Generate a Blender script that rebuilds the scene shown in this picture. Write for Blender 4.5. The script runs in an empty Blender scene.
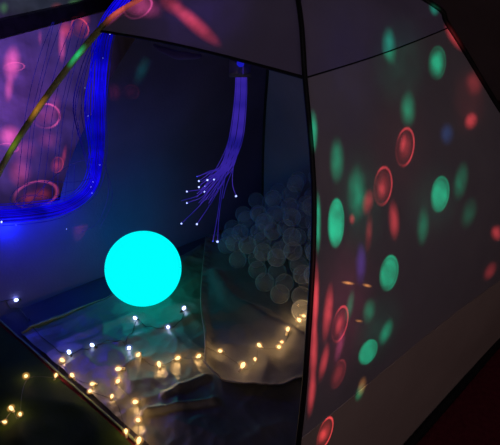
import bpy, bmesh, math, random
from mathutils import Vector, Matrix, noise
from mathutils.bvhtree import BVHTree

random.seed(7)
S = bpy.context.scene
COL = S.collection
V = Vector

# ------------------------------------------------------------------ view
W_PX, H_PX, F_PX = 500.0, 445.0, 540.0
CAM_H, PITCH = 1.2, math.radians(28)
CAM = V((0, 0, CAM_H))
FWD = V((0, math.cos(PITCH), -math.sin(PITCH)))
RGT = V((1, 0, 0))
UPV = V((0, math.sin(PITCH), math.cos(PITCH)))


def ray(u, v):
    return (FWD + RGT * ((u - W_PX / 2) / F_PX) + UPV * ((H_PX / 2 - v) / F_PX)).normalized()


def at_z(u, v, z=0.0):
    d = ray(u, v)
    return CAM + d * ((z - CAM_H) / d.z)


def at_y(u, v, y):
    d = ray(u, v)
    return CAM + d * (y / d.y)


def proj(p):
    q = V(p) - CAM
    z = q.dot(FWD)
    return (250 + F_PX * q.dot(RGT) / z, 222.5 - F_PX * q.dot(UPV) / z)


# ------------------------------------------------------------------ helpers
def smooth_path(pts, n):
    """Catmull-Rom through pts, n samples per span."""
    pts = [V(p) for p in pts]
    ext = [pts[0] * 2 - pts[1]] + pts + [pts[-1] * 2 - pts[-2]]
    out = []
    for i in range(1, len(ext) - 2):
        p0, p1, p2, p3 = ext[i - 1:i + 3]
        for k in range(n):
            t = k / n
            out.append(0.5 * ((2 * p1) + (p2 - p0) * t + (2 * p0 - 5 * p1 + 4 * p2 - p3) * t * t
                              + (3 * p1 - p0 - 3 * p2 + p3) * t ** 3))
    out.append(pts[-1].copy())
    return out


class MB:
    def __init__(self):
        self.v, self.f = [], []

    def add(self, vs, fs):
        o = len(self.v)
        self.v += [V(a) for a in vs]
        self.f += [tuple(i + o for i in f) for f in fs]
        return self

    def tube(self, pts, r, seg=8, cap=True, flat=1.0):
        pts = [V(p) for p in pts]
        n = len(pts)
        vs, fs = [], []
        prev = None
        for i, p in enumerate(pts):
            t = (pts[min(i + 1, n - 1)] - pts[max(i - 1, 0)])
            if t.length < 1e-9:
                t = V((0, 0, 1))
            t.normalize()
            if prev is None:
                a = V((0, 0, 1)) if abs(t.z) < .9 else V((1, 0, 0))
                nx = a.cross(t).normalized()
            else:
                nx = (prev - t * prev.dot(t)).normalized()
            prev = nx
            ny = t.cross(nx)
            rr = r(i / (n - 1)) if callable(r) else r
            for k in range(seg):
                an = 2 * math.pi * k / seg
                vs.append(p + nx * (rr * math.cos(an)) + ny * (rr * flat * math.sin(an)))
        for i in range(n - 1):
            for k in range(seg):
                a, b = i * seg + k, i * seg + (k + 1) % seg
                fs.append((a, b, b + seg, a + seg))
        if cap:
            fs.append(tuple(reversed(range(seg))))
            fs.append(tuple(range((n - 1) * seg, n * seg)))
        return self.add(vs, fs)

    def lathe(self, prof, base=(0, 0, 0), axis=(0, 0, 1), seg=16):
        base = V(base)
        q = V((0, 0, 1)).rotation_difference(V(axis).normalized())
        vs, fs = [], []
        for r, z in prof:
            for k in range(seg):
                an = 2 * math.pi * k / seg
                vs.append(base + q @ V((r * math.cos(an), r * math.sin(an), z)))
        for i in range(len(prof) - 1):
            for k in range(seg):
                a, b = i * seg + k, i * seg + (k + 1) % seg
                fs.append((a, b, b + seg, a + seg))
        fs.append(tuple(reversed(range(seg))))
        fs.append(tuple(range((len(prof) - 1) * seg, len(prof) * seg)))
        return self.add(vs, fs)

    def box(self, lo, hi, bevel=0.0, M=None):
        bm = bmesh.new()
        bmesh.ops.create_cube(bm, size=1)
        lo, hi = V(lo), V(hi)
        for v in bm.verts:
            v.co = V([(lo[i] + hi[i]) / 2 + v.co[i] * (hi[i] - lo[i]) for i in range(3)])
        if bevel:
            bmesh.ops.bevel(bm, geom=list(bm.edges), offset=bevel, segments=2, affect='EDGES')
        bm.verts.index_update()
        vs = [(M @ v.co if M else v.co.copy()) for v in bm.verts]
        fs = [tuple(v.index for v in f.verts) for f in bm.faces]
        bm.free()
        return self.add(vs, fs)

    def grid(self, fn, nu, nv, keep=None):
        vs = [V(fn(i / nu, j / nv)) for j in range(nv + 1) for i in range(nu + 1)]
        fs = []
        for j in range(nv):
            for i in range(nu):
                if keep and not keep((i + .5) / nu, (j + .5) / nv):
                    continue
                a = j * (nu + 1) + i
                fs.append((a, a + 1, a + nu + 2, a + nu + 1))
        used = sorted({i for f in fs for i in f})
        m = {o: k for k, o in enumerate(used)}
        return self.add([vs[o] for o in used], [tuple(m[i] for i in f) for f in fs])

    def build(self, name, material, parent=None, smooth=True, offset=(0, 0, 0)):
        off = V(offset)
        me = bpy.data.meshes.new(name)
        me.from_pydata([tuple(v - off) for v in self.v], [], self.f)
        if smooth:
            me.polygons.foreach_set('use_smooth', [True] * len(me.polygons))
        me.materials.append(material)
        me.update()
        o = bpy.data.objects.new(name, me)
        COL.objects.link(o)
        if parent is not None:
            o.parent = parent
            o.location = off - root_loc(parent)
        else:
            o.location = off
        return o


def root_loc(o):
    p = V(o.location)
    while o.parent is not None:
        o = o.parent
        p += V(o.location)
    return p


def tag(o, label, cat, group=None, kind=None):
    o['label'] = label
    o['category'] = cat
    if group:
        o['group'] = group
    if kind:
        o['kind'] = kind
    return o


def thing(name, label, cat, loc=(0, 0, 0), group=None):
    o = bpy.data.objects.new(name, None)
    o.empty_display_size = .05
    COL.objects.link(o)
    o.location = loc
    return tag(o, label, cat, group)


def struct(o):
    o['kind'] = 'structure'
    return o


# ------------------------------------------------------------------ materials
def new_mat(name):
    m = bpy.data.materials.new(name)
    m.use_nodes = True
    nt = m.node_tree
    nt.nodes.clear()
    out = nt.nodes.new('ShaderNodeOutputMaterial')
    return m, nt, out


def surf_mat(name, c1, c2, scale=8.0, rough=.8, bump=0.0, bscale=60.0, spec=.3, sheen=0.0, trans=0.0,
             stretch=(1, 1, 1)):
    m, nt, out = new_mat(name)
    N, L = nt.nodes, nt.links
    tc = N.new('ShaderNodeTexCoord')
    mp = N.new('ShaderNodeMapping')
    mp.inputs['Scale'].default_value = stretch
    L.new(tc.outputs['Object'], mp.inputs[0])
    nz = N.new('ShaderNodeTexNoise')
    nz.inputs['Scale'].default_value = scale
    nz.inputs['Detail'].default_value = 5
    L.new(mp.outputs[0], nz.inputs['Vector'])
    cr = N.new('ShaderNodeValToRGB')
    cr.color_ramp.elements[0].position = .3
    cr.color_ramp.elements[1].position = .7
    cr.color_ramp.elements[0].color = (*c1, 1)
    cr.color_ramp.elements[1].color = (*c2, 1)
    L.new(nz.outputs['Fac'], cr.inputs[0])
    b = N.new('ShaderNodeBsdfPrincipled')
    b.inputs['Roughness'].default_value = rough
    b.inputs['Specular IOR Level'].default_value = spec
    if sheen:
        b.inputs['Sheen Weight'].default_value = sheen
    L.new(cr.outputs[0], b.inputs['Base Color'])
    if bump:
        n2 = N.new('ShaderNodeTexNoise')
        n2.inputs['Scale'].default_value = bscale
        n2.inputs['Detail'].default_value = 4
        L.new(tc.outputs['Object'], n2.inputs['Vector'])
        bp = N.new('ShaderNodeBump')
        bp.inputs['Strength'].default_value = bump
        bp.inputs['Distance'].default_value = .004
        L.new(n2.outputs['Fac'], bp.inputs['Height'])
        L.new(bp.outputs[0], b.inputs['Normal'])
    last = b.outputs[0]
    if trans:
        t = N.new('ShaderNodeBsdfTranslucent')
        L.new(cr.outputs[0], t.inputs[0])
        mx = N.new('ShaderNodeMixShader')
        mx.inputs[0].default_value = trans
        L.new(last, mx.inputs[1])
        L.new(t.outputs[0], mx.inputs[2])
        last = mx.outputs[0]
    L.new(last, out.inputs[0])
    return m


def glow_mat(name, col, strength, sample=True):
    m, nt, out = new_mat(name)
    e = nt.nodes.new('ShaderNodeEmission')
    e.inputs[0].default_value = (*col, 1)
    e.inputs[1].default_value = strength
    nt.links.new(e.outputs[0], out.inputs[0])
    if not sample:
        m.cycles.emission_sampling = 'NONE'
    return m


def fibre_mat(name, c1, c2, strength):
    """side-glowing plastic fibre: emission that varies along the strand, a little gloss"""
    m, nt, out = new_mat(name)
    N, L = nt.nodes, nt.links
    tc = N.new('ShaderNodeTexCoord')
    nz = N.new('ShaderNodeTexNoise')
    nz.inputs['Scale'].default_value = 14
    L.new(tc.outputs['Object'], nz.inputs['Vector'])
    cr = N.new('ShaderNodeValToRGB')
    cr.color_ramp.elements[0].position = .35
    cr.color_ramp.elements[1].position = .68
    cr.color_ramp.elements[0].color = (*c1, 1)
    cr.color_ramp.elements[1].color = (*c2, 1)
    L.new(nz.outputs['Fac'], cr.inputs[0])
    e = N.new('ShaderNodeEmission')
    e.inputs[1].default_value = strength
    L.new(cr.outputs[0], e.inputs[0])
    g = N.new('ShaderNodeBsdfGlossy')
    g.inputs[0].default_value = (.03, .03, .05, 1)
    g.inputs[1].default_value = .25
    ad = N.new('ShaderNodeAddShader')
    L.new(e.outputs[0], ad.inputs[0])
    L.new(g.outputs[0], ad.inputs[1])
    L.new(ad.outputs[0], out.inputs[0])
    m.cycles.emission_sampling = 'NONE'
    return m


def ball_mat():
    m, nt, out = new_mat('clear_plastic')
    N, L = nt.nodes, nt.links
    lw = N.new('ShaderNodeLayerWeight')
    lw.inputs[0].default_value = .5
    pw = N.new('ShaderNodeMath'); pw.operation = 'POWER'
    L.new(lw.outputs['Facing'], pw.inputs[0])
    pw.inputs[1].default_value = 2.6
    mr = N.new('ShaderNodeMapRange')
    L.new(pw.outputs[0], mr.inputs[0])
    mr.inputs[3].default_value = BALL_OP[0]
    mr.inputs[4].default_value = BALL_OP[1]
    tr = N.new('ShaderNodeBsdfTransparent')
    tr.inputs[0].default_value = (.96, .97, .98, 1)
    b = N.new('ShaderNodeBsdfPrincipled')
    b.inputs['Base Color'].default_value = (.78, .80, .82, 1)
    b.inputs['Roughness'].default_value = .18
    b.inputs['Specular IOR Level'].default_value = .8
    tl = N.new('ShaderNodeBsdfTranslucent')
    tl.inputs[0].default_value = (.8, .82, .85, 1)
    m1 = N.new('ShaderNodeMixShader'); m1.inputs[0].default_value = .35
    L.new(b.outputs[0], m1.inputs[1]); L.new(tl.outputs[0], m1.inputs[2])
    m2 = N.new('ShaderNodeMixShader')
    L.new(mr.outputs[0], m2.inputs[0])
    L.new(tr.outputs[0], m2.inputs[1]); L.new(m1.outputs[0], m2.inputs[2])
    L.new(m2.outputs[0], out.inputs[0])
    return m


BALL_OP = (.13, .74)
M = {}
M['fabric'] = surf_mat('tent_fabric', (.33, .30, .34), (.40, .36, .395), 5, .9, .15, 220, .1, trans=.06)
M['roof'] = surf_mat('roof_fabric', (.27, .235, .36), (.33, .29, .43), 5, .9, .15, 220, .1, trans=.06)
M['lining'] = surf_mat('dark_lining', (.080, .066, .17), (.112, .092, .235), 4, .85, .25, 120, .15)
M['lining_grey'] = surf_mat('grey_lining', (.25, .19, .19), (.32, .24, .245), 4, .85, .25, 120, .15)
M['skirt'] = surf_mat('skirt_fabric', (.50, .405, .385), (.58, .475, .445), 5, .9, .15, 220, .1)
M['sleeve'] = surf_mat('sleeve_tape', (.27, .28, .10), (.36, .36, .13), 20, .8, .2, 300, .2)
M['black'] = surf_mat('black_webbing', (.008, .008, .009), (.018, .017, .018), 30, .7, .2, 200, .2)
M['blackpole'] = surf_mat('black_pole', (.006, .006, .007), (.012, .012, .014), 30, .5, 0, 200, .3)
M['tape'] = surf_mat('pale_tape', (.10, .13, .06), (.16, .20, .10), 30, .7, .2, 200, .3)
M['green_mat'] = surf_mat('dark_green_plastic', (.012, .024, .005), (.026, .046, .010), 6, .6, .5, 22, .03)
M['carpet'] = surf_mat('dark_red_carpet', (.10, .010, .020), (.15, .016, .030), 60, .95, .6, 400, .1)
M['wall_paint'] = surf_mat('dark_green_wall', (.13, .15, .11), (.19, .20, .14), 3, .8, .1, 60, .2)
M['wall_dark'] = surf_mat('dark_brown_wall', (.25, .19, .17), (.33, .25, .22), 3, .85, .1, 60, .2)
M['board'] = surf_mat('board_face', (.40, .36, .46), (.62, .56, .66), 9, .6, .1, 60, .3, stretch=(1, 1, .08))
M['sheet'] = surf_mat('shiny_sheet', (.10, .09, .06), (.175, .165, .115), 7, .36, .6, 30, .6)
M['cloth'] = surf_mat('sheer_cloth', (.115, .115, .12), (.17, .17, .175), 9, .6, .3, 140, .3, sheen=.3, trans=.15)
M['hem'] = surf_mat('cloth_hem', (.28, .26, .24), (.38, .36, .33), 20, .6, .3, 140, .3, trans=.15)
M['wire_dark'] = surf_mat('dark_green_wire', (.006, .012, .010), (.012, .020, .016), 20, .4, 0, 60, .5)
M['wire_clear'] = surf_mat('clear_wire', (.035, .032, .026), (.06, .055, .045), 20, .3, 0, 60, .5)
M['socket_clear'] = surf_mat('clear_socket', (.45, .38, .25), (.6, .5, .35), 20, .3, 0, 60, .5)
M['clip'] = surf_mat('clear_clip', (.16, .16, .24), (.22, .22, .32), 20, .3, 0, 60, .5, trans=.3)
M['band'] = surf_mat('grey_band', (.10, .12, .20), (.16, .18, .26), 20, .6, .2, 100, .3)
M['globe'] = glow_mat('cyan_glow', (0.0, 1.0, 1.0), 1.0)
M['warm_led'] = glow_mat('warm_led', (1.0, .62, .22), 9.0, False)
M['warm_core'] = glow_mat('warm_core', (1.0, .74, .34), 1.7, False)
M['cool_led'] = glow_mat('cool_led', (.50, .62, 1.0), 9.0, False)
M['fib_violet'] = fibre_mat('violet_fibre', (.014, .010, .27), (.060, .028, .50), .72)
M['fib_blue'] = fibre_mat('blue_fibre', (.0, .0, .42), (.006, .002, 1.0), .9)
M['fib_deep'] = fibre_mat('deep_blue_fibre', (.004, .002, .07), (.004, .002, .34), .9)
M['fib_dim'] = fibre_mat('dim_fibre', (.004, .004, .10), (.012, .010, .26), .8)
M['fib_tip'] = glow_mat('fibre_tip', (.34, .42, 1.0), 2.4, False)
M['fib_tip_blue'] = glow_mat('fibre_tip_blue', (.05, .08, 1.0), 1.4, False)
M['ball'] = ball_mat()

# ------------------------------------------------------------------ room
RD = V((.217, .976, 0)).normalized()      # direction of the left wall
RN = V((RD.y, -RD.x, 0))                  # into the room
W0 = V((-.975, 2.2, 0)) - RN * .035       # a point on the left wall


def room_pt(a, b, z):                     # a along the wall, b into the room
    p = W0 + RD * a + RN * b
    return V((p.x, p.y, z))


mb = MB(); mb.grid(lambda s, t: room_pt(-3.2 + 6.0 * s, 4.2 * t, 0), 8, 8)
struct(mb.build('floor', M['carpet'], smooth=False))
mb = MB(); mb.grid(lambda s, t: room_pt(-3.2 + 6.0 * s, 0, 2.5 * t), 8, 4)
WALL = mb
struct(mb.build('wall_left', M['wall_paint'], smooth=False))
mb = MB(); mb.grid(lambda s, t: room_pt(2.8, 4.2 * s, 2.5 * t), 8, 4)
struct(mb.build('wall_back', M['wall_dark'], smooth=False))
mb = MB(); mb.grid(lambda s, t: room_pt(-3.2 + 6.0 * s, 4.2, 2.5 * t), 8, 4)
struct(mb.build('wall_right', M['wall_dark'], smooth=False))

# display board on the left wall (pale face, black frame)
SURF = [WALL]                                  # surfaces the party projectors fall on
BT, BB, BA, BE = .850, .07, -.62, 2.5       # top, bottom, start, end along the wall
board = thing('display_board', 'pale display board with black frame on wall behind the tent', 'board', room_pt(.3, .02, BB))
mb = MB(); mb.grid(lambda s, t: room_pt(BA + (BE - BA) * s, .03, BB + (BT - BB) * t), 30, 12)
SURF.append(mb); mb.build('board_face', M['board'], board, offset=room_pt(.3, .03, .45))


def wall_box(a0, a1, b0, b1, z0, z1):
    m = MB()
    c = [room_pt(a, b, z) for z in (z0, z1) for a, b in ((a0, b0), (a1, b0), (a1, b1), (a0, b1))]
    return m.add(c, [(0, 3, 2, 1), (4, 5, 6, 7), (0, 1, 5, 4), (1, 2, 6, 5), (2, 3, 7, 6), (3, 0, 4, 7)])


for nm, args in (('frame_rail', (BA - .05, BE + .05, .0, .045, BT, BT + .06)),
                 ('frame_rail', (BA - .05, BE + .05, .0, .045, BB - .06, BB)),
                 ('frame_stile', (BA - .05, BA, .0, .045, BB, BT)),
                 ('frame_stile', (BE, BE + .05, .0, .045, BB, BT))):
    m = wall_box(*args)
    m.build(nm, M['black'], board, smooth=False, offset=sum(m.v, V()) / 8)

# ------------------------------------------------------------------ tent
NP = [(.085, .65, 0), (.082, .655, .30), (.097, .71, .53), (.115, .87, .77), (.104, 1.03, .962), (.095, 1.15, 1.087), (.07, 1.5, 1.23)]
WP = [(-.90, 1.53, 0), (-.88, 1.52, .28), (-.785, 1.5, .52), (-.602, 1.5, .764), (-.40, 1.5, .977), (-.28, 1.5, 1.055), (.07, 1.5, 1.23)]
EP = [(.94, 1.51, 0), (.94, 1.5, .28), (.88, 1.5, .55), (.69, 1.5, .783), (.525, 1.5, .985), (.455, 1.5, 1.05), (.07, 1.5, 1.23)]
BP = [(.06, 2.34, 0), (.06, 2.36, .28), (.065, 2.31, .53), (.07, 2.13, .77), (.07, 1.97, .975), (.07, 1.85, 1.08), (.07, 1.5, 1.23)]
NS = 24
POLE = {k: smooth_path(p, NS) for k, p in zip('NWEB', (NP, WP, EP, BP))}


def pole_at(k, t):
    x = max(0, min(t, 6)) * NS
    i = min(int(x), 6 * NS - 1)
    return POLE[k][i].lerp(POLE[k][i + 1], x - i)


CEN = V((.07, 1.5, .45))


def panel_fn(a, b, t0a, t1a, t0b=None, t1b=None, sag=.02, wr=0.0, seed=0):
    t0b = t0a if t0b is None else t0b
    t1b = t1a if t1b is None else t1b

    def fn(s, t):
        pa, pb = pole_at(a, t0a + (t1a - t0a) * t), pole_at(b, t0b + (t1b - t0b) * t)
        p = pa.lerp(pb, s)
        n = (CEN - p)
        n.normalize()
        edge = math.sin(math.pi * s)
        d = sag * edge
        if wr:
            d += wr * edge * math.sin(math.pi * min(1, max(0, t))) * noise.noise(V((s * 4 + seed, t * 2.2, seed * 3.1)))
        return p + n * d
    return fn


tent = thing('play_tent', 'pale fabric dome play tent with open doorway and coloured light spots', 'tent', (.07, 1.5, 0))
C0 = (.07, 1.5, .5)


def tpart(mb_, name, mat, surf=False):
    c = sum(mb_.v, V()) / len(mb_.v)
    if surf:
        SURF.append(mb_)
    return mb_.build(name, mat, tent, offset=c)


# outside wall facing the viewer's right, from the near pole to the far pole
tpart(MB().grid(panel_fn('N', 'E', 1.42, 4, 1.05, 4, .012, .006, 1), 40, 40), 'side_panel', M['fabric'], True)
tpart(MB().grid(panel_fn('N', 'E', 0, 1.42, 0, 1.05, .012, .004, 2), 40, 16), 'skirt', M['skirt'], True)
tpart(MB().grid(panel_fn('W', 'B', 0, 4, sag=.015, wr=.02, seed=3), 60, 60,
                keep=lambda s, t: not (s < .20 and 1.45 < t * 4 < 4.0)), 'back_panel', M['lining'], True)
tpart(MB().grid(panel_fn('B', 'E', 0, 4, sag=.015, wr=.02, seed=4), 50, 50), 'back_panel', M['lining_grey'], True)
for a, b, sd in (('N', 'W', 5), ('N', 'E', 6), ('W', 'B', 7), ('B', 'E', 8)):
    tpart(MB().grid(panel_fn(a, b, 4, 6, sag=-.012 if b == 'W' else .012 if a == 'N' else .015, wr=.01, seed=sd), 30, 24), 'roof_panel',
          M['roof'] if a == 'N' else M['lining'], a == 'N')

# seams and tapes
def seam(a, b, ta, tb, r, mat, name, s0=0.0, s1=1.0, drop=0.0, sag=.012, flat=1.0, surf=False):
    pts = []
    for i in range(41):
        s = s0 + (s1 - s0) * i / 40
        p = pole_at(a, ta).lerp(pole_at(b, tb), s)
        n = (CEN - p).normalized()
        pts.append(p + n * (sag * math.sin(math.pi * s)) + V((0, 0, -drop)))
    return tpart(MB().tube(pts, r, 6, flat=flat), name, mat, surf)


seam('N', 'W', 4, 4, .0036, M['black'], 'door_edge', sag=-.012)
seam('N', 'E', 4, 4, .0016, M['black'], 'seam', sag=.0105)
seam('N', 'E', 1.42, 1.05, .0014, M['skirt'], 'seam', sag=.009)
seam('N', 'W', 0, 0, .0035, M['tape'], 'door_sill', drop=-.010, sag=0, flat=.6)
seam('N', 'E', 0, 0, .012, M['black'], 'hem_tape', drop=-.012, sag=-.004)

# poles: near one is a bare black rod, the others run in cloth sleeves
for k, r, mt in (('N', .0052, 'blackpole'), ('W', .0125, 'sleeve'), ('E', .0085, 'blackpole'), ('B', .008, 'blackpole')):
    pts = POLE[k]
    tpart(MB().tube(pts[::2], r, 10, flat=.7 if k == 'W' else 1), 'corner_pole', M[mt], k == 'W')

# rolled-up door tied under the doorway edge
pts = []
for i in range(33):
    s = .44 + .24 * i / 32
    p = pole_at('N', 4).lerp(pole_at('W', 4), s)
    w = math.sin(math.pi * i / 32)
    pts.append(p + V((.006, .012, -.008 - .010 * w - .001 * math.sin(i * .5))))
tpart(MB().tube(pts, lambda t: .004 + .006 * math.sin(math.pi * t), 10), 'rolled_door', M['lining'])

# groundsheet of the tent
mb = MB().grid(lambda a, b: V(NP[0]).lerp(V(WP[0]), a).lerp(V(EP[0]).lerp(V(BP[0]), a), b) + V((0, 0, .002)), 30, 30)
tpart(mb, 'groundsheet', surf_mat('groundsheet_fabric', (.035, .035, .055), (.05, .05, .075), 5, .85, .3, 90, .1))

# dark green plastic door mat outside the sill
SA, SB = V((.085, .65, 0)), V((-.90, 1.53, 0))
sd = (SB - SA).normalized()
sn = V((-sd.y, sd.x, 0))
if sn.y > 0:
    sn = -sn


def mat_h(p):
    return .006 + .010 * (1 - abs(noise.noise(V((p.x * 5, p.y * 5, 2.2))))) ** 3 + .004 * noise.noise(V((p.x * 17, p.y * 17, 5)))


def mat_fn(s, t):
    p = SA + sd * (-.02 + 1.38 * s) + sn * (.012 + (.60 - .30 * s) * t)
    return V((p.x, p.y, mat_h(p)))


mb = MB().grid(mat_fn, 60, 36)
tag(mb.build('plastic_mat', M['green_mat'], offset=sum(mb.v, V()) / len(mb.v)),
    'dark green plastic mat spread on floor outside the tent doorway', 'mat')

# ------------------------------------------------------------------ sheets on the tent floor
def inside(p, mrg):
    """distance test against the four base lines of the tent"""
    q = [V(NP[0]), V(EP[0]), V(BP[0]), V(WP[0])]
    for i in range(4):
        a, b = q[i], q[(i + 1) % 4]
        e = (b - a); e.z = 0
        n = V((-e.y, e.x, 0)).normalized()
        if (V((p[0], p[1], 0)) - a).dot(n) < mrg:
            return False
    return True


def seg_dist(p, a, b):
    ab = (b - a)
    t = max(0, min(1, (p - a).dot(ab) / ab.dot(ab)))
    return (p - (a + ab * t)).length


def flat2(v):
    return V((v.x, v.y, 0))


FOLDS = [(flat2(at_z(148, 414)), flat2(at_z(214, 404)), .016, .010), (flat2(at_z(165, 398)), flat2(at_z(206, 380)), .014, .012),
         (flat2(at_z(120, 345)), flat2(at_z(196, 318)), .008, .02), (flat2(at_z(60, 345)), flat2(at_z(130, 318)), .008, .02),
         (flat2(at_z(150, 300)), flat2(at_z(200, 250)), .008, .02), (flat2(at_z(30, 330)), flat2(at_z(108, 294)), .030, .014)]


def crumple(x, y, k, ph):
    n1 = 1 - abs(noise.noise(V((x * k, y * k, ph)))) * 2
    n2 = 1 - abs(noise.noise(V((x * k * 2.3 + 4, y * k * 2.3, ph + 3)))) * 2
    return max(0, n1) ** 2 * .7 + max(0, n2) ** 2 * .3


def sheet_h(x, y):
    p = V((x, y, 0))
    h = .006 + .010 * crumple(x, y, 6, 1.3) + .004 * crumple(x + .4 * y, y * .7, 14, 9.1)
    for a, b, amp, wd in FOLDS:
        d = seg_dist(p, a, b)
        h += amp * math.exp(-(d / wd) ** 2)
    return h


def sheet_fn(a, b):
    p = V(NP[0]).lerp(V(WP[0]), a).lerp(V(EP[0]).lerp(V(BP[0]), a), b)
    return V((p.x, p.y, sheet_h(p.x, p.y)))


AXW, AXE = V(WP[0]) - V(NP[0]), V(EP[0]) - V(NP[0])
EDGE = [(0.0, .93)]
for u, v in ((26, 329), (64, 311), (107, 292), (146, 268), (186, 239)):
    q = at_z(u, v, .02) - V(NP[0]); q.z = 0
    det = AXW.x * AXE.y - AXW.y * AXE.x
    EDGE.append(((AXW.x * q.y - AXW.y * q.x) / det, (q.x * AXE.y - q.y * AXE.x) / det))
EDGE.append((1.0, .97))
EDGE[0] = (0.0, EDGE[1][1])


def a_max(b):
    for (b0, a0), (b1, a1) in zip(EDGE, EDGE[1:]):
        if b0 <= b <= b1:
            return a0 + (a1 - a0) * (b - b0) / (b1 - b0 + 1e-9)
    return EDGE[-1][1]


def sheet_ab(a, b):
    return sheet_fn(.014 + (min(.975, a_max(.012 + .974 * b)) - .014) * a, .012 + .974 * b)


mb = MB().grid(sheet_ab, 200, 200)
sheet = thing('satin_sheet', 'crumpled shiny grey sheet covering the tent floor under the cyan globe', 'sheet', (-.3, 1.6, 0))
mb.build('sheet_body', M['sheet'], sheet, offset=(-.3, 1.6, 0))
rp = [sheet_ab(1, i / 160) for i in range(0, 90)]
rp = [p + V((0, 0, .004 + .005 * abs(noise.noise(p * 22)))) for p in rp]
MB().tube(rp, lambda t: .004 + .003 * math.sin(t * 9), 6, flat=.7).build('border', M['tape'], sheet, offset=rp[40])

# sheer grey cloth with a pale hem, lying from the ball heap towards the near pole
CL = [flat2(at_z(u, v, .03)) for u, v in ((206, 240), (201, 300), (205, 340), (206, 368), (216, 379))]
RIDGE = [flat2(at_z(u, v, .03)) for u, v in ((214, 276), (232, 300), (262, 318), (296, 336), (330, 356))]
HEM = [flat2(at_z(u, v, .03)) for u, v in ((204, 366), (214, 378), (235, 384), (258, 386), (282, 385), (300, 378), (330, 370))]
CLp = smooth_path(CL, 12)
HEMp = smooth_path(HEM, 12)
RIDp = smooth_path(RIDGE, 12)


def path_dist(p, path):
    return min((p - q).length for q in path)


def cloth_h(x, y):
    p = V((x, y, 0))
    h = .022 + .010 * crumple(x, y, 5, 7.7) + .005 * crumple(x * 1.6 + y * .5, y * .8, 13, 3.1)
    h += .020 * math.exp(-(path_dist(p, CLp) / .016) ** 2)
    h += .008 * math.exp(-(path_dist(p, HEMp) / .010) ** 2)
    h += .028 * math.exp(-(path_dist(p, RIDp) / .035) ** 2)
    return h


def left_x(y):
    for a, b in zip(CLp, CLp[1:]):
        if min(a.y, b.y) <= y <= max(a.y, b.y):
            return a.x + (b.x - a.x) * (y - a.y) / (b.y - a.y + 1e-9)
    return CLp[0].x if y > CLp[0].y else CLp[-1].x


def hem_y(x):
    for a, b in zip(HEMp, HEMp[1:]):
        if min(a.x, b.x) <= x <= max(a.x, b.x):
            return a.y + (b.y - a.y) * (x - a.x) / (b.x - a.x + 1e-9)
    return HEMp[-1].y if x > HEMp[-1].x else HEMp[0].y


def cloth_fn(s, t):
    # t from the hem to the back, s from the free edge to the tent wall
    y = 1.20 + .98 * t
    xl, xr = left_x(max(y, 1.27)), min(y - .565 - .05, 2.34 - (y - 1.5) - 1.5 + .94 - .06)
    xr = min(xr, .62)
    x = xl + (xr - xl) * s
    y2 = hem_y(x) + (2.16 - hem_y(x)) * t
    if not inside((x, y2), .03):
        y2 = min(y2, 2.06)
    return V((x, y2, cloth_h(x, y2)))


def cloth_keep(s, t):
    p = cloth_fn(s, t)
    return inside(p, .03)


cloth = thing('sheer_cloth', 'sheer grey cloth with pale hem between ball heap and near pole', 'cloth', (.1, 1.6, 0))
mb = MB().grid(cloth_fn, 80, 110, keep=cloth_keep)
mb.build('cloth_body', M['cloth'], cloth, offset=(.1, 1.6, .02))
hp = [V((p.x, p.y, cloth_h(p.x, p.y) + .001)) for p in HEMp if inside(p, .05)]
MB().tube(hp, .0028, 6).build('hem', M['hem'], cloth, offset=hp[len(hp) // 2])
ep = [V((p.x, p.y, cloth_h(p.x, p.y) + .001)) for p in CLp]
MB().tube(ep, .0018, 6).build('hem', M['hem'], cloth, offset=ep[len(ep) // 2])


def ground_h(x, y):
    p = V((x, y, 0))
    if not inside(p, .0):
        return mat_h(p)
    h = sheet_h(x, y)
    if y > hem_y(x) and x > left_x(max(y, 1.27)):
        h = max(h, cloth_h(x, y))
    return h


# ------------------------------------------------------------------ glowing globe
GR = .1347
gd = ray(143.5, 268.5)
gc = CAM + gd * 1.945
gz = sheet_h(gc.x, gc.y) + GR - .002
# keep the centre on the sight line of its resting spot
for _ in range(6):
    k = (CAM_H - gz) / -gd.z
    gc = CAM + gd * k
    gz = sheet_h(gc.x, gc.y) + GR - .002
prof = [(GR * math.sin(a), GR - GR * math.cos(a)) for a in [math.pi * (i + .25) / 48.5 for i in range(49)]]
mb = MB().lathe(prof, (gc.x, gc.y, gc.z - GR), seg=96)
tag(mb.build('globe_lamp', M['globe'], offset=(gc.x, gc.y, gc.z - GR)), 'large glowing cyan globe lamp resting on the shiny sheet', 'lamp')

# ------------------------------------------------------------------ clear balls
BR = .0355
fa, fb = at_z(226, 268), at_z(298, 332)
fa.z = fb.z = 0
fdir = (fb - fa).normalized()
fn_ = V((-fdir.y, fdir.x, 0))
if fn_.dot(V((.2, 2.2, 0)) - fa) < 0:
    fn_ = -fn_
balls = []


def rest_z(x, y):
    z = cloth_h(x, y) + BR - .002 if y < 2.1 else .03 + BR
    for b in balls:
        d2 = (b.x - x) ** 2 + (b.y - y) ** 2
        if d2 < 4 * BR * BR:
            z = max(z, b.z + math.sqrt(4 * BR * BR - d2) + .0004)
    return z


def in_heap(x, y):
    p = V((x, y, 0))
    d = (p - fa).dot(fn_)
    if d < BR * .6 or not inside(p, BR + .022):
        return None
    al = (p - fa).dot(fdir)
    lim = .075 + .66 * d
    if al < 0:
        lim += al * .5
    if al < -.2 or x > .52:
        return None
    return min(lim, .37)


fails = 0
while fails < 14 and len(balls) < 240:
    best = None
    for _ in range(70):
        x, y = random.uniform(-.3, .52), random.uniform(1.4, 2.3)
        lim = in_heap(x, y)
        if lim is None:
            continue
        z = rest_z(x, y)
        if z > lim:
            continue
        if best is None or z < best[2]:
            best = (x, y, z)
    if best is None:
        fails += 1
        continue
    fails = 0
    balls.append(V(best))

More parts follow.
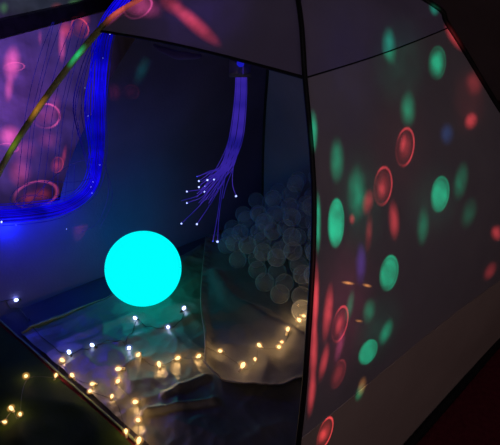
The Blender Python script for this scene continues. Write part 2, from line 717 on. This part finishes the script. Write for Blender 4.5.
# keep the ones that can be seen: not wholly hidden behind two or more others
def hidden(i):
    b = balls[i]
    d0 = (b - CAM).length
    u0, v0 = proj(b)
    if u0 > 318:
        return u0 > 336
    cnt = 0
    for j, c in enumerate(balls):
        if j == i:
            continue
        u1, v1 = proj(c)
        if (c - CAM).length < d0 - BR and math.hypot(u1 - u0, v1 - v0) < 7:
            cnt += 1
    return cnt >= 3


balls = [b for i, b in enumerate(balls) if not hidden(i)]
prof = [(BR * math.sin(a), -BR * math.cos(a)) for a in [math.pi * (i + .2) / 20.4 for i in range(21)]]
proto = None
vis = [(b, proj(b)) for b in balls]
seen = [i for i, (b, q) in enumerate(vis) if q[0] < 306]
special = {}


def pick(key, label):
    c = sorted((i for i in seen if i not in special), key=lambda i: key(*vis[i][1]))
    if c:
        special[c[0]] = label


pick(lambda u, v: -v, 'clear plastic ball at foot of heap, touching the warm fairy lights')
pick(lambda u, v: v, 'clear plastic ball at the very top of the heap')
pick(lambda u, v: u, 'clear plastic ball at outer edge of heap, closest to the cyan globe')
pick(lambda u, v: math.hypot(u - 236, v - 196), 'clear plastic ball on upper slope below the violet fibre bundle')
pick(lambda u, v: math.hypot(u - 304, v - 200), 'clear plastic ball high on the heap right against the black pole')
pick(lambda u, v: math.hypot(u - 302, v - 262), 'clear plastic ball halfway up the heap beside the black pole')
pick(lambda u, v: math.hypot(u - 270, v - 244), 'clear plastic ball in the middle of the heap')
pick(lambda u, v: math.hypot(u - 246, v - 280), 'clear plastic ball on lower edge of heap above the cloth ridge')
for i, (b, (u, v)) in enumerate(vis):
    if proto is None:
        proto = MB().lathe(prof, (0, 0, 0), seg=28).build('plastic_ball', M['ball'])
        o = proto
    else:
        o = proto.copy()
        COL.objects.link(o)
    o.location = b
    o.rotation_euler = (random.uniform(-3, 3), random.uniform(-3, 3), 0)
    if i in special:
        lab = special[i]
    elif u >= 306:
        lab = 'clear plastic ball in the heap hidden behind the near pole and side panel'
    elif b.z < .10:
        lab = 'clear plastic ball low on the heap by the cloth ridge'
    elif b.z < .21:
        lab = 'clear plastic ball halfway up the heap in tent corner'
    else:
        lab = 'dim clear plastic ball near top of heap against back corner'
    tag(o, lab, 'ball', 'clear balls heaped in the tent corner')

# ------------------------------------------------------------------ fibre optic bundle by the doorway edge
def door_edge_at(u):
    best = min(range(201), key=lambda i: abs(proj(pole_at('N', 4).lerp(pole_at('W', 4), i / 200))[0] - u))
    return pole_at('N', 4).lerp(pole_at('W', 4), best / 200)


hang = door_edge_at(239) + V((0, .016, 0))
HY = hang.y
fb1 = thing('fibre_optic_bundle', 'violet blue fibre optic bundle hanging from clip on doorway edge', 'fibre light', hang, 'fibre optic bundles')
ca, cb = at_y(229, 62, HY), at_y(251, 75, HY)
MB().box((ca.x, HY - .012, cb.z), (cb.x, HY + .012, at_y(240, 60, HY).z + .004), .004).build('clip', M['clip'], fb1, offset=at_y(240, 67, HY))
MB().box((ca.x - .001, HY - .014, at_y(240, 76, HY).z), (cb.x + .001, HY + .014, at_y(240, 72, HY).z), .002).build('band', M['band'], fb1, offset=at_y(240, 74, HY))
lp = at_y(240.5, 63, HY - .014)  # glowing disc added for the blue patch of light on the clip
MB().lathe([(.001, -.004), (.0075, -.002), (.008, .002), (.003, .005)], lp, (0, -1, 0), 14).build('clip_glow', glow_mat('clip_glow_blue', (.02, .02, 1), .45, False), fb1, offset=lp)
TIPS = [(199, 181, 1), (207.5, 180, 1), (205, 186, .8), (199, 187, 1), (204.5, 191.5, 1.1), (187, 191.5, .9), (187, 203, .9), (181.5, 223.5, .9),
        (197, 224, 1.1), (217.5, 241.5, 1.4), (213, 241, .7), (236, 196, 1.2), (214, 179.5, .8), (197, 176.5, .5)]
n1 = 46
for i in range(n1):
    a = random.uniform(-1, 1)
    dy = random.uniform(-.012, .012)
    if i < len(TIPS):
        tu, tv, ts = TIPS[i]
    else:
        ts = 0
        q = random.random()
        tu, tv = (random.uniform(196, 224), random.uniform(172, 199)) if q < .75 else (random.uniform(178, 215), random.uniform(198, 206))
    ty = HY + random.uniform(-.05, .06)
    p0 = at_y(241 + a * 5.5, 64, HY + dy)
    p1 = at_y(240 + a * 6.5, 100, HY + dy)
    p2 = at_y(235 + a * 7.5, 140, HY + dy * 1.5)
    kink = at_y(226 + a * 7 + (tu - 210) * .22, 166 + max(0, tv - 195) * .25, HY + dy * 2)
    p4 = at_y(tu, tv, ty)
    mid = at_y((226 + a * 6) * .42 + tu * .58 + random.uniform(-1, 1), 168 * .35 + tv * .65 + (4 if tu < 195 and tv < 210 else -2), (HY + ty) / 2)
    path = smooth_path([p0, p1, p2, kink, mid, p4], 7)
    f = MB().tube(path, .00085, 5).build('fibre', M['fib_violet'], fb1, offset=p0)
    if ts:
        MB().lathe([(.0004, -.0022 * ts), (.0018 * ts, -.001), (.0022 * ts, .0008), (.0012 * ts, .0022 * ts)], p4, (p4 - mid), 10).build('fibre_tip', M['fib_tip'] if ts > .75 else M['fib_tip_blue'], f, offset=p4)

# ------------------------------------------------------------------ fibre optic bundle draped at the open corner
fb2 = thing('fibre_optic_bundle', 'thick bright blue fibre optic bundle curling down beside the pale pole', 'fibre light', at_y(98, 110, 1.62), 'fibre optic bundles')
cl = [(131, -8, 1.64), (114, 15, 1.63), (104.5, 40, 1.62), (101, 72, 1.61), (99, 110, 1.60), (98.5, 155, 1.59), (91, 188, 1.57), (66, 207, 1.54), (30, 214, 1.53), (-14, 217, 1.52)]
n2 = 92
for i in range(n2):
    r_ = random.uniform(-1, 1)
    a = max(-1.7, min(1.5, random.gauss(0, .62)))
    dy = random.uniform(-.018, .018)
    loose = i % 7 == 0
    pts = []
    for j, (u, v, y) in enumerate(cl):
        wd = (6, 6, 6.5, 6, 5.5, 5.5, 6, 6.5, 7, 7)[j]
        if j < 6:
            du, dv = a * wd, 0
            if loose and 2 <= j <= 6:
                du -= (6, 12, 15, 8, 1)[j - 2] * (i % 5 + 1) / 3.2
        elif j == 6:
            du, dv = a * wd * .75, a * wd * .7
        else:
            du, dv = 0, a * wd
        pts.append(at_y(u + du + random.uniform(-.8, .8), v + dv, y + dy))
    MB().tube(smooth_path(pts, 5), .0010, 5).build('fibre', M['fib_blue'] if i % 5 < 3 else M['fib_deep'], fb2, offset=pts[0])
# loose loops springing out of the bundle
for k, lp in enumerate([[(94, 158), (70, 165), (45, 185), (30, 203), (16, 208), (10, 200), (18, 188), (40, 182), (75, 182), (92, 178)],
                        [(99, 120), (106, 165), (108, 195), (98, 222), (82, 232)],
                        [(97, 150), (108, 175), (112, 200), (100, 228)],
                        [(88, 186), (60, 194), (36, 206), (20, 208), (14, 202), (24, 196), (44, 196), (60, 206)],
                        [(60, 212), (48, 200), (30, 196), (14, 205)]]):
    pts = [at_y(u, v, 1.57 - .004 * j) for j, (u, v) in enumerate(lp)]
    MB().tube(smooth_path(pts, 7), .0008, 5).build('fibre', M['fib_dim'], fb2, offset=pts[0])
# bright tips and nicks along the bundle
for (u, v, y, s) in ((110, 34, 1.575, 1.1), (88, 116, 1.565, .5), (100, 165, 1.55, .5), (93, 182, 1.53, .5), (92, 193, 1.52, .6), (66.5, 229, 1.50, .8), (85, 88, 1.57, .4),
                     (103, 58, 1.57, .4), (1.5, 222, 1.48, 2.2), (16, 225, 1.49, .5), (91, 187, 1.52, .5)):
    p = at_y(u, v, y)
    MB().lathe([(.0003, -.0018 * s), (.0011 * s, -.001 * s), (.0011 * s, .001 * s), (.0003, .0018 * s)], p, (.2, .1, 1), 10).build('fibre_tip', M['fib_tip'], fb2, offset=p)
# dim unlit strands hanging in front of the board
for k in range(9):
    u = 18 + k * 7 + random.uniform(-3, 3)
    pts = [at_y(u + 30 + random.uniform(-4, 4), 22, 1.78), at_y(u + 18, 60, 1.71), at_y(u + 6, 110, 1.70), at_y(u, 160, 1.68), at_y(u - 4 + random.uniform(-4, 4), 208, 1.60)]
    MB().tube(smooth_path(pts, 6), .0009, 5).build('fibre', M['fib_dim'], fb2, offset=pts[0])

# ------------------------------------------------------------------ fairy lights
bv, bf = [], []
for m_ in SURF:
    o_ = len(bv)
    bv += m_.v
    bf += [tuple(i + o_ for i in f) for f in m_.f]
BVH = BVHTree.FromPolygons(bv, bf)


def halo_mat(name, col, k):  # clear shell whose emission fades to the rim, imitating bloom
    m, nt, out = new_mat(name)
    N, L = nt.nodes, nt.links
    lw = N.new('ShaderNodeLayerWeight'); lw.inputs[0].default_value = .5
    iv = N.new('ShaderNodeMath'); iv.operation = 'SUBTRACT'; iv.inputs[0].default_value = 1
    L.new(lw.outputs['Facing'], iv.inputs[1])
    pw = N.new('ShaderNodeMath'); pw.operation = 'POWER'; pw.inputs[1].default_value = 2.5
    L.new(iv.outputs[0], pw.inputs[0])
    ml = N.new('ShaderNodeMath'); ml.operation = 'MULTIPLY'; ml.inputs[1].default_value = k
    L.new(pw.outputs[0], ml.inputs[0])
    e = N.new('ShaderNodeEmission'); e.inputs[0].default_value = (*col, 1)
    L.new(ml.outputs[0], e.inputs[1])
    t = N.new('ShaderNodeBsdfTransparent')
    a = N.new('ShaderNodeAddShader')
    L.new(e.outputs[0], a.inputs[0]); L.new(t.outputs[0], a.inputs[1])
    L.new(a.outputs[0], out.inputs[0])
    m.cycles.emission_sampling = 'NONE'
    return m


M['warm_halo'] = halo_mat('warm_glow_halo', (1, .46, .10), .36)
M['cool_halo'] = halo_mat('cool_glow_halo', (.25, .32, 1), .24)


def bulb(string, p, d, core, socket, size, warm):
    """one LED: a teardrop lens on a small socket"""
    r = .0042 * size
    o = MB().lathe([(r * .55, -r * 1.5), (r * .9, -r * .6), (r, 0), (r * .85, r * .7), (r * .45, r * 1.2), (r * .1, r * 1.4)], p, d, 12).build('bulb', core, string, offset=p)
    b = p - V(d).normalized() * (r * 1.4)
    R_ = r * 2.5  # halo shell added round the bulb to imitate its bloom
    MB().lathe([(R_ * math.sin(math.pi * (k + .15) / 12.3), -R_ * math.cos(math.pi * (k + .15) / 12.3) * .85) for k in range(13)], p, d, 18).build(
        'glow_halo', M['warm_halo'] if warm else M['cool_halo'], o, offset=p)
    MB().lathe([(r * .75, -r * 2.6), (r * .8, -r * .4), (r * .62, 0)], b, d, 10).build('socket', socket, o, offset=b)


def point_light(name, p, col, w, rad=.006):
    l = bpy.data.lights.new(name, 'POINT')
    l.color = col
    l.energy = w
    l.shadow_soft_size = rad
    l.use_shadow = True
    o = bpy.data.objects.new(name, l)
    COL.objects.link(o)
    o.location = p
    return o


WARM = [(5, 422, .5), (11, 408, 1.1), (20, 414, .6), (26, 376, 1.0), (56, 375, .6), (62, 360, 1.3), (72, 375, 1.0), (92, 384, .9), (90, 391, .7), (112, 396, .6),
        (126, 431, .8), (139, 440, 1.5), (138, 420, 1.3), (135, 402, 1.4), (118, 381, 1.2), (118, 369, 1.5), (138, 355, 1.3), (159, 364, 1.6), (178, 358, 1.4),
        (199, 356, 1.2), (220, 351, .9), (243, 365, 1.8), (255, 359, .5), (259, 345, 1.2), (279, 347, 1.1), (282, 342, .5), (288, 329, 1.2), (299, 320, 1.3), (304, 316, .9)]
COOL = [(16, 300, .9), (69, 352, 1.1), (92, 345, .9), (129, 348, 1.3), (135, 318, 1.1), (168, 327, 1.0), (184, 308, 1.1)]


def lay(u, v, up=.006):
    p = at_z(u, v, .03)
    for _ in range(4):
        p = at_z(u, v, ground_h(p.x, p.y) + up)
    hit = BVH.ray_cast(CAM, ray(u, v))
    if hit[0] is not None and hit[3] < (p - CAM).length - .012 and u < 60:
        return hit[0] - ray(u, v) * .010
    return p


def string_lights(name_label, spots, wire_px, wire_mat, led, socket, col, watt, wr=.0009):
    pts = []
    for w in wire_px:
        p = lay(w[0], w[1], .0045)
        pts.append(p)
    root = thing('string_lights', name_label, 'fairy lights', (pts[0].x, pts[0].y, 0))
    path = smooth_path(pts, 8)
    path = [V((p.x, p.y, max(p.z if p.z > .06 else 0, ground_h(p.x, p.y) + .004 + .003 * math.sin(i * .7)))) for i, p in enumerate(path)]
    MB().tube(path, wr, 6).build('wire', wire_mat, root, offset=path[0])
    for u, v, s in spots:
        p = lay(u, v, .010)
        q = min(path, key=lambda a: (a - p).length)
        d = V((random.uniform(-1, 1), random.uniform(-1, 1), random.uniform(.2, 1.0)))
        bulb(root, p, d, led, socket, .66 + .52 * s, col[0] > .9)
        MB().tube([q, q.lerp(p, .5) + V((0, 0, .003)), p - d.normalized() * .006], wr * .8, 5).build('lead', wire_mat, root, offset=q)
        point_light('led_light', p + V((0, 0, .007)), col, watt * s)
    return root


random.seed(21)
wpx = []
for i, (u, v, s) in enumerate(WARM):
    wpx.append((u + random.uniform(-2, 2), v + random.uniform(1, 4)))
    if i == 10:
        pass
string_lights('warm white fairy lights on clear wire strung across sheet, cloth and doorway sill', WARM, wpx, M['wire_clear'], M['warm_core'], M['socket_clear'], (1, .58, .22), .06, .0007)
string_lights('cool white fairy lights on dark wire in front of the cyan globe', COOL,
              [(-6, 303), (16, 302), (36, 330), (58, 350), (69, 353), (84, 349), (94, 346), (108, 341), (121, 341), (127, 345), (130, 349), (126, 342), (132, 332), (138, 319),
               (142, 323), (152, 327), (166, 328), (178, 323), (183, 316), (184, 309)],
              M['wire_dark'], M['cool_led'], M['wire_dark'], (.45, .60, 1), .008, .0013)

# ------------------------------------------------------------------ light
def blob_group():
    g = bpy.data.node_groups.new('beam_spot', 'ShaderNodeTree')
    I = g.interface
    for nm, ty in (('UV', 'NodeSocketVector'), ('C', 'NodeSocketVector'), ('R1', 'NodeSocketVector'), ('R2', 'NodeSocketVector'),
                   ('Color', 'NodeSocketVector'), ('Fill', 'NodeSocketFloat'), ('Ring', 'NodeSocketFloat'), ('Edge', 'NodeSocketFloat')):
        I.new_socket(nm, in_out='INPUT', socket_type=ty)
    I.new_socket('Out', in_out='OUTPUT', socket_type='NodeSocketVector')
    N, L = g.nodes, g.links
    gi, go = N.new('NodeGroupInput'), N.new('NodeGroupOutput')

    def vm(op, a, b=None):
        n = N.new('ShaderNodeVectorMath'); n.operation = op
        for k, x in enumerate((a, b)):
            if x is not None:
                L.new(x, n.inputs[k])
        return n

    def mt(op, a, b=None):
        n = N.new('ShaderNodeMath'); n.operation = op
        for k, x in enumerate((a, b)):
            if x is None:
                continue
            if isinstance(x, float):
                n.inputs[k].default_value = x
            else:
                L.new(x, n.inputs[k])
        return n.outputs[0]
    d = vm('SUBTRACT', gi.outputs['UV'], gi.outputs['C']).outputs[0]
    a = vm('DOT_PRODUCT', d, gi.outputs['R1']).outputs['Value']
    b = vm('DOT_PRODUCT', d, gi.outputs['R2']).outputs['Value']
    r = mt('SQRT', mt('ADD', mt('MULTIPLY', a, a), mt('MULTIPLY', b, b)))

    def mr(v, lo, hi, ol, oh, lo_sock=None):
        n = N.new('ShaderNodeMapRange'); n.interpolation_type = 'SMOOTHSTEP'
        L.new(v, n.inputs[0])
        n.inputs[1].default_value = lo; n.inputs[2].default_value = hi
        n.inputs[3].default_value = ol; n.inputs[4].default_value = oh
        if lo_sock is not None:
            L.new(lo_sock, n.inputs[1])
        return n.outputs[0]
    fill = mt('MULTIPLY', mr(r, 0, 1.0, 1, 0, gi.outputs['Edge']), gi.outputs['Fill'])
    ring = mr(mt('ABSOLUTE', mt('SUBTRACT', r, .86)), 0, .12, 1, 0)
    arc = mr(mt('SUBTRACT', a, mt('MULTIPLY', b, .7)), -.9, .5, .12, 1.0)
    ring = mt('MULTIPLY', mt('MULTIPLY', ring, arc), gi.outputs['Ring'])
    sc = N.new('ShaderNodeVectorMath'); sc.operation = 'SCALE'
    L.new(gi.outputs['Color'], sc.inputs[0])
    L.new(mt('ADD', fill, ring), sc.inputs['Scale'])
    L.new(sc.outputs[0], go.inputs[0])
    return g


BG = blob_group()
G = (.01, 1.0, .46); R = (1.0, .08, .09); B_ = (.06, .25, .8); P = (1.0, .12, .32); O = (1.0, .42, .10); VI = (.25, .12, .9)


def projector(name, loc, target, blobs, power, cone, gain=1.0):
    loc, target = V(loc), V(target)
    q = (target - loc).to_track_quat('-Z', 'Y')
    l = bpy.data.lights.new(name, 'SPOT')
    l.energy = power
    l.spot_size = math.radians(cone)
    l.spot_blend = .15
    l.shadow_soft_size = 0.0
    l.use_nodes = True
    o = bpy.data.objects.new(name, l)
    COL.objects.link(o)
    o.location = loc
    o.rotation_mode = 'QUATERNION'
    o.rotation_quaternion = q
    nt = l.node_tree
    N, L = nt.nodes, nt.links
    N.clear()
    out = N.new('ShaderNodeOutputLight')
    em = N.new('ShaderNodeEmission')
    em.inputs[1].default_value = 1
    L.new(em.outputs[0], out.inputs[0])
    tc = N.new('ShaderNodeTexCoord')
    sp = N.new('ShaderNodeSeparateXYZ')
    L.new(tc.outputs['Normal'], sp.inputs[0])
    cx = N.new('ShaderNodeCombineXYZ')
    nz = N.new('ShaderNodeMath'); nz.operation = 'ABSOLUTE'
    L.new(sp.outputs[2], nz.inputs[0])
    for k in (0, 1):
        dv = N.new('ShaderNodeMath'); dv.operation = 'DIVIDE'
        L.new(sp.outputs[k], dv.inputs[0]); L.new(nz.outputs[0], dv.inputs[1])
        L.new(dv.outputs[0], cx.inputs[k])
    # slight streakiness of the beams
    qi = q.inverted()

    def uv(p):
        d = qi @ (p - loc)
        return V((d.x / -d.z, d.y / -d.z))
    acc = None
    for (u, v, rx, ry, ang, col, fill, ring, edge) in blobs:
        hit, nrm, _, dist = BVH.ray_cast(CAM, ray(u, v))
        if hit is None:
            continue
        an = math.radians(ang)

        def on_plane(uu, vv):
            d = ray(uu, vv)
            den = d.dot(nrm)
            if abs(den) < .05:
                return CAM + d * dist
            return CAM + d * ((hit - CAM).dot(nrm) / den)
        c = uv(hit)
        e1 = uv(on_plane(u + rx * math.cos(an), v + rx * math.sin(an))) - c
        e2 = uv(on_plane(u - ry * math.sin(an), v + ry * math.cos(an))) - c
        det = e1.x * e2.y - e1.y * e2.x
        if abs(det) < 1e-10:
            continue
        r1 = (e2.y / det, -e2.x / det, 0)
        r2 = (-e1.y / det, e1.x / det, 0)
        gn = N.new('ShaderNodeGroup'); gn.node_tree = BG
        L.new(cx.outputs[0], gn.inputs['UV'])
        gn.inputs['C'].default_value = (c.x, c.y, 0)
        gn.inputs['R1'].default_value = r1
        gn.inputs['R2'].default_value = r2
        gn.inputs['Color'].default_value = col
        # equal brightness on the cloth whatever the distance and slope
        dl = (hit - loc)
        cosn = max(.15, abs(dl.normalized().dot(nrm)))
        k = dl.length_squared / cosn
        k *= gain
        gn.inputs['Fill'].default_value = fill * k
        gn.inputs['Ring'].default_value = ring * k
        gn.inputs['Edge'].default_value = edge
        if acc is None:
            acc = gn.outputs[0]
        else:
            ad = N.new('ShaderNodeVectorMath'); ad.operation = 'ADD'
            L.new(acc, ad.inputs[0]); L.new(gn.outputs[0], ad.inputs[1])
            acc = ad.outputs[0]
    nzt = N.new('ShaderNodeTexNoise')
    nzt.inputs['Scale'].default_value = 34
    nzt.inputs['Detail'].default_value = 3
    L.new(cx.outputs[0], nzt.inputs['Vector'])
    mrn = N.new('ShaderNodeMapRange')
    mrn.inputs[1].default_value = .3; mrn.inputs[2].default_value = .7
    mrn.inputs[3].default_value = .62; mrn.inputs[4].default_value = 1.38
    L.new(nzt.outputs[0], mrn.inputs[0])
    sc = N.new('ShaderNodeVectorMath'); sc.operation = 'SCALE'
    L.new(acc, sc.inputs[0]); L.new(mrn.outputs[0], sc.inputs['Scale'])
    L.new(sc.outputs[0], em.inputs[0])
    return o


RIGHT_BLOBS = [
    (389, 46, 9, 23, -6, G, .42, 0, 0), (437, 63, 10, 19, 4, G, .60, .1, .1), (434, 9, 6, 9, -25, G, .35, 0, 0), (454, 37, 7, 19, -32, R, .75, 0, 0),
    (474, 83, 11, 16, 0, R, .22, 0, 0), (471, 121, 8, 11, 15, R, .75, 0, 0), (408, 109, 10, 22, 0, G, .32, 0, 0), (447, 134, 9, 14, 0, B_, .16, 0, 0),
    (405, 147, 10, 22, 8, R, .30, .9, 0), (403, 143, 4, 12, 10, R, .5, 0, 0), (337, 160, 9, 28, 0, G, .36, 0, 0), (383, 186, 10, 22, 6, R, .35, .75, 0), (382, 188, 5, 12, 6, R, .35, 0, 0),
    (440, 194, 10, 20, 8, G, .55, .30, .55), (461, 181, 9, 24, 10, G, .18, 0, 0), (469, 213, 10, 20, 15, G, .08, 0, 0), (357, 193, 12, 34, 0, G, .30, 0, 0),
    (368, 202, 7, 16, 8, R, .50, 0, 0), (352, 219, 4, 7, 0, R, .45, 0, 0), (336, 223, 9, 27, 2, G, .75, .35, .6), (394, 220, 7, 24, -3, R, .60, 0, 0),
    (369, 232, 5, 24, 4, R, .22, 0, 0), (423, 226, 8, 24, 4, G, .20, 0, 0), (389, 273, 10, 20, 10, G, .55, .35, .55), (361, 264, 7, 26, 0, VI, .30, 0, 0),
    (348, 283, 8, 2.2, 8, O, 1.0, 0, 0), (367, 285.5, 6, 2.2, 12, O, .9, 0, 0), (359, 321, 5, 1.8, 8, O, .7, 0, 0), (497, 233, 8, 10, 0, R, .55, 0, 0), (490, 271, 7, 13, 30, R, .25, 0, 0),
    (340, 324, 8, 21, 14, R, .30, .9, 0), (339, 326, 4, 12, 14, R, .4, 0, 0), (328, 312, 6, 34, 6, R, 1.0, 0, 0), (369, 311, 8, 16, 10, G, .22, 0, 0), (386, 332, 7, 18, 22, G, .30, 0, 0),
    (368, 352, 9, 15, 28, G, .62, .30, .6), (338, 374, 7, 17, 20, R, .35, .2, 0), (324, 362, 5, 24, 12, R, .7, 0, 0), (362, 386, 5, 12, 15, O, .35, 0, 0), (360, 392, 5, 12, 20, G, .20, 0, 0),
    (325, 433, 7, 19, 20, R, .35, 1.0, 0), (322, 436, 5, 10, 20, R, .45, 0, 0), (316, 300, 4, 44, 2, R, 1.1, 0, 0), (314, 352, 5, 40, 2, R, .9, 0, 0), (313, 132, 6, 26, 0, G, .75, 0, 0),
    (318, 222, 4, 36, 0, G, .65, 0, 0), (340, 345, 5, 24, 14, P, .25, 0, 0), (312, 392, 5, 30, 6, R, .7, 0, 0), (350, 306, 5, 20, 10, G, .18, 0, 0),
    (345, 310, 36, 100, 8, (.7, .10, .22), .085, 0, 0), (400, 150, 42, 80, 0, (.5, .12, .12), .035, 0, 0), (400, 60, 34, 60, 0, (.05, .7, .4), .05, 0, 0),  # broad faint spots added as bloom haze round the beam clusters
    (360, 200, 32, 70, 0, (.05, .7, .4), .05, 0, 0), (378, 330, 26, 50, 20, (.05, .7, .4), .045, 0, 0), (434, 200, 34, 50, 8, (.05, .7, .4), .03, 0, 0), (470, 100, 22, 45, 0, (.7, .1, .1), .06, 0, 0), (312, 310, 6, 100, 2, R, .16, 0, 0), (347, 60, 50, 130, 0, (.15, .18, .8), .022, 0, 0)]
LEFT_BLOBS = [
    (193, 22, 10, 40, -49, R, 1.5, 0, 0), (170, 2, 12, 18, -50, R, .6, 0, 0), (138, 7, 17, 12, -25, P, .15, 1.3, 0), (138, 4, 14, 30, -70, P, .9, 0, 0), (116, 12, 8, 20, 45, P, 1.8, 0, 0),
    (190, 10, 80, 60, 0, VI, .10, 0, 0),
    (12, 64, 11, 22, 5, P, 1.3, 0, 0), (14, 67, 12, 5, -5, P, .3, 1.0, 0), (9, 88, 6, 18, 5, P, .8, 0, 0), (66, 30, 9, 12, 0, R, .8, 0, 0), (62, 45, 5, 22, 0, P, .8, 0, 0), (80, 28, 9, 12, -30, R, .25, .9, 0), (84, 20, 8, 10, 0, R, .4, 0, 0),
    (40, 38, 3, 10, 0, P, .3, 0, 0),
    (78, 57, 13, 17, 35, (.02, 1, .9), 1.1, 0, 0), (39, 109, 12, 18, 35, O, 1.0, 0, 0), (14, 146, 12, 18, 22, (.5, .8, .1), .4, 0, 0), (46, 116, 16, 14, 0, P, .3, 1.0, 0), (10, 136, 14, 14, 0, P, 1.2, 0, 0), (8, 148, 12, 5, 5, P, 0, .8, 0), (20, 172, 14, 18, 0, P, .55, 0, 0), (24, 150, 16, 14, 0, P, .3, 0, 0),
    (57, 165, 7, 9, 20, R, .45, .5, 0), (64, 156, 3, 14, 10, R, .4, 0, 0), (36, 195, 25, 15, -15, P, .08, .8, 0), (42, 194, 12, 8, 0, R, .35, 0, 0), (28, 198, 10, 7, -20, R, .35, 0, 0), (48, 140, 14, 12, 0, P, .2, 0, 0),
    (80, 226, 8, 18, 20, P, .5, .3, 0), (46, 220, 10, 6, 0, P, .35, 0, 0), (55, 105, 8, 16, 0, P, .2, 0, 0),
    (142, 70, 8, 20, 22, G, .28, 0, 0), (131, 92, 9, 8, 0, R, .12, .22, 0), (114, 92, 10, 12, 0, R, .22, 0, 0), (143, 66, 30, 16, 0, (.4, .3, .4), .0, 0, 0),
    (22, 70, 105, 160, 0, (.24, .15, .95), .32, 0, .5), (10, 100, 80, 110, 0, (.6, .08, .5), .16, 0, 0),
    (57, 7, 8, 6, 0, R, .5, 0, 0), (76, 3, 10, 6, 0, (.3, 1, .3), .6, 0, 0), (4, 8, 6, 8, 0, (.3, 1, .3), .5, 0, 0), (36, 4, 60, 18, 0, (.3, .6, .2), .12, 0, .3)]
projector('party_projector', (.62, -.05, 1.42), (.42, 1.15, .62), RIGHT_BLOBS, 30, 110, 2.1)
projector('party_projector', (-.42, -.15, 1.62), (-.60, 1.8, .72), LEFT_BLOBS, 30, 120, 1.35)

# soft blue wash from the glowing fibre bundles
point_light('fibre_glow', at_y(94, 150, 1.57), (.02, .02, 1), .10, .04)
point_light('fibre_glow', at_y(56, 226, 1.56), (.01, .02, 1), 1.25, .04)
point_light('fibre_glow', at_y(10, 232, 1.54), (.01, .03, 1), 1.6, .04)
point_light('fibre_glow', at_y(238, 110, HY + .02), (.15, .10, 1), .03, .03)


def area(name, loc, target, size, col, w):
    l = bpy.data.lights.new(name, 'AREA')
    l.color = col; l.energy = w; l.size = size
    o = bpy.data.objects.new(name, l)
    COL.objects.link(o)
    o.location = loc
    o.rotation_euler = (V(target) - V(loc)).to_track_quat('-Z', 'Y').to_euler()


area('room_fill', (1.5, -.8, 1.9), (.5, 1.1, .4), 1.0, (1.0, .74, .66), 2.5)  # unseen soft fill lights, added to lift the tent and room
area('room_fill', (-.3, -.5, 2.3), (0, 1.3, .9), 1.0, (.84, .68, .92), 2.0)

w = bpy.data.worlds.new('dim_room')
S.world = w
w.use_nodes = True
bg = w.node_tree.nodes.get('Background') or w.node_tree.nodes.new('ShaderNodeBackground')
bg.inputs[0].default_value = (.68, .58, .68, 1)
bg.inputs[1].default_value = .012

# ------------------------------------------------------------------ camera
cd = bpy.data.cameras.new('camera')
cd.sensor_fit = 'HORIZONTAL'
cd.sensor_width = 36
cd.lens = 36 * F_PX / W_PX
cd.clip_start = .02
cam = bpy.data.objects.new('camera', cd)
COL.objects.link(cam)
cam.location = CAM
cam.rotation_euler = (math.pi / 2 - PITCH, 0, 0)
S.camera = cam
S.view_settings.view_transform = 'Standard'
S.view_settings.look = 'None'
S.cycles.use_denoising = True
S.cycles.max_bounces = 8
S.cycles.transparent_max_bounces = 16
S.cycles.sample_clamp_indirect = 3
S.cycles.caustics_reflective = False
S.cycles.caustics_refractive = False
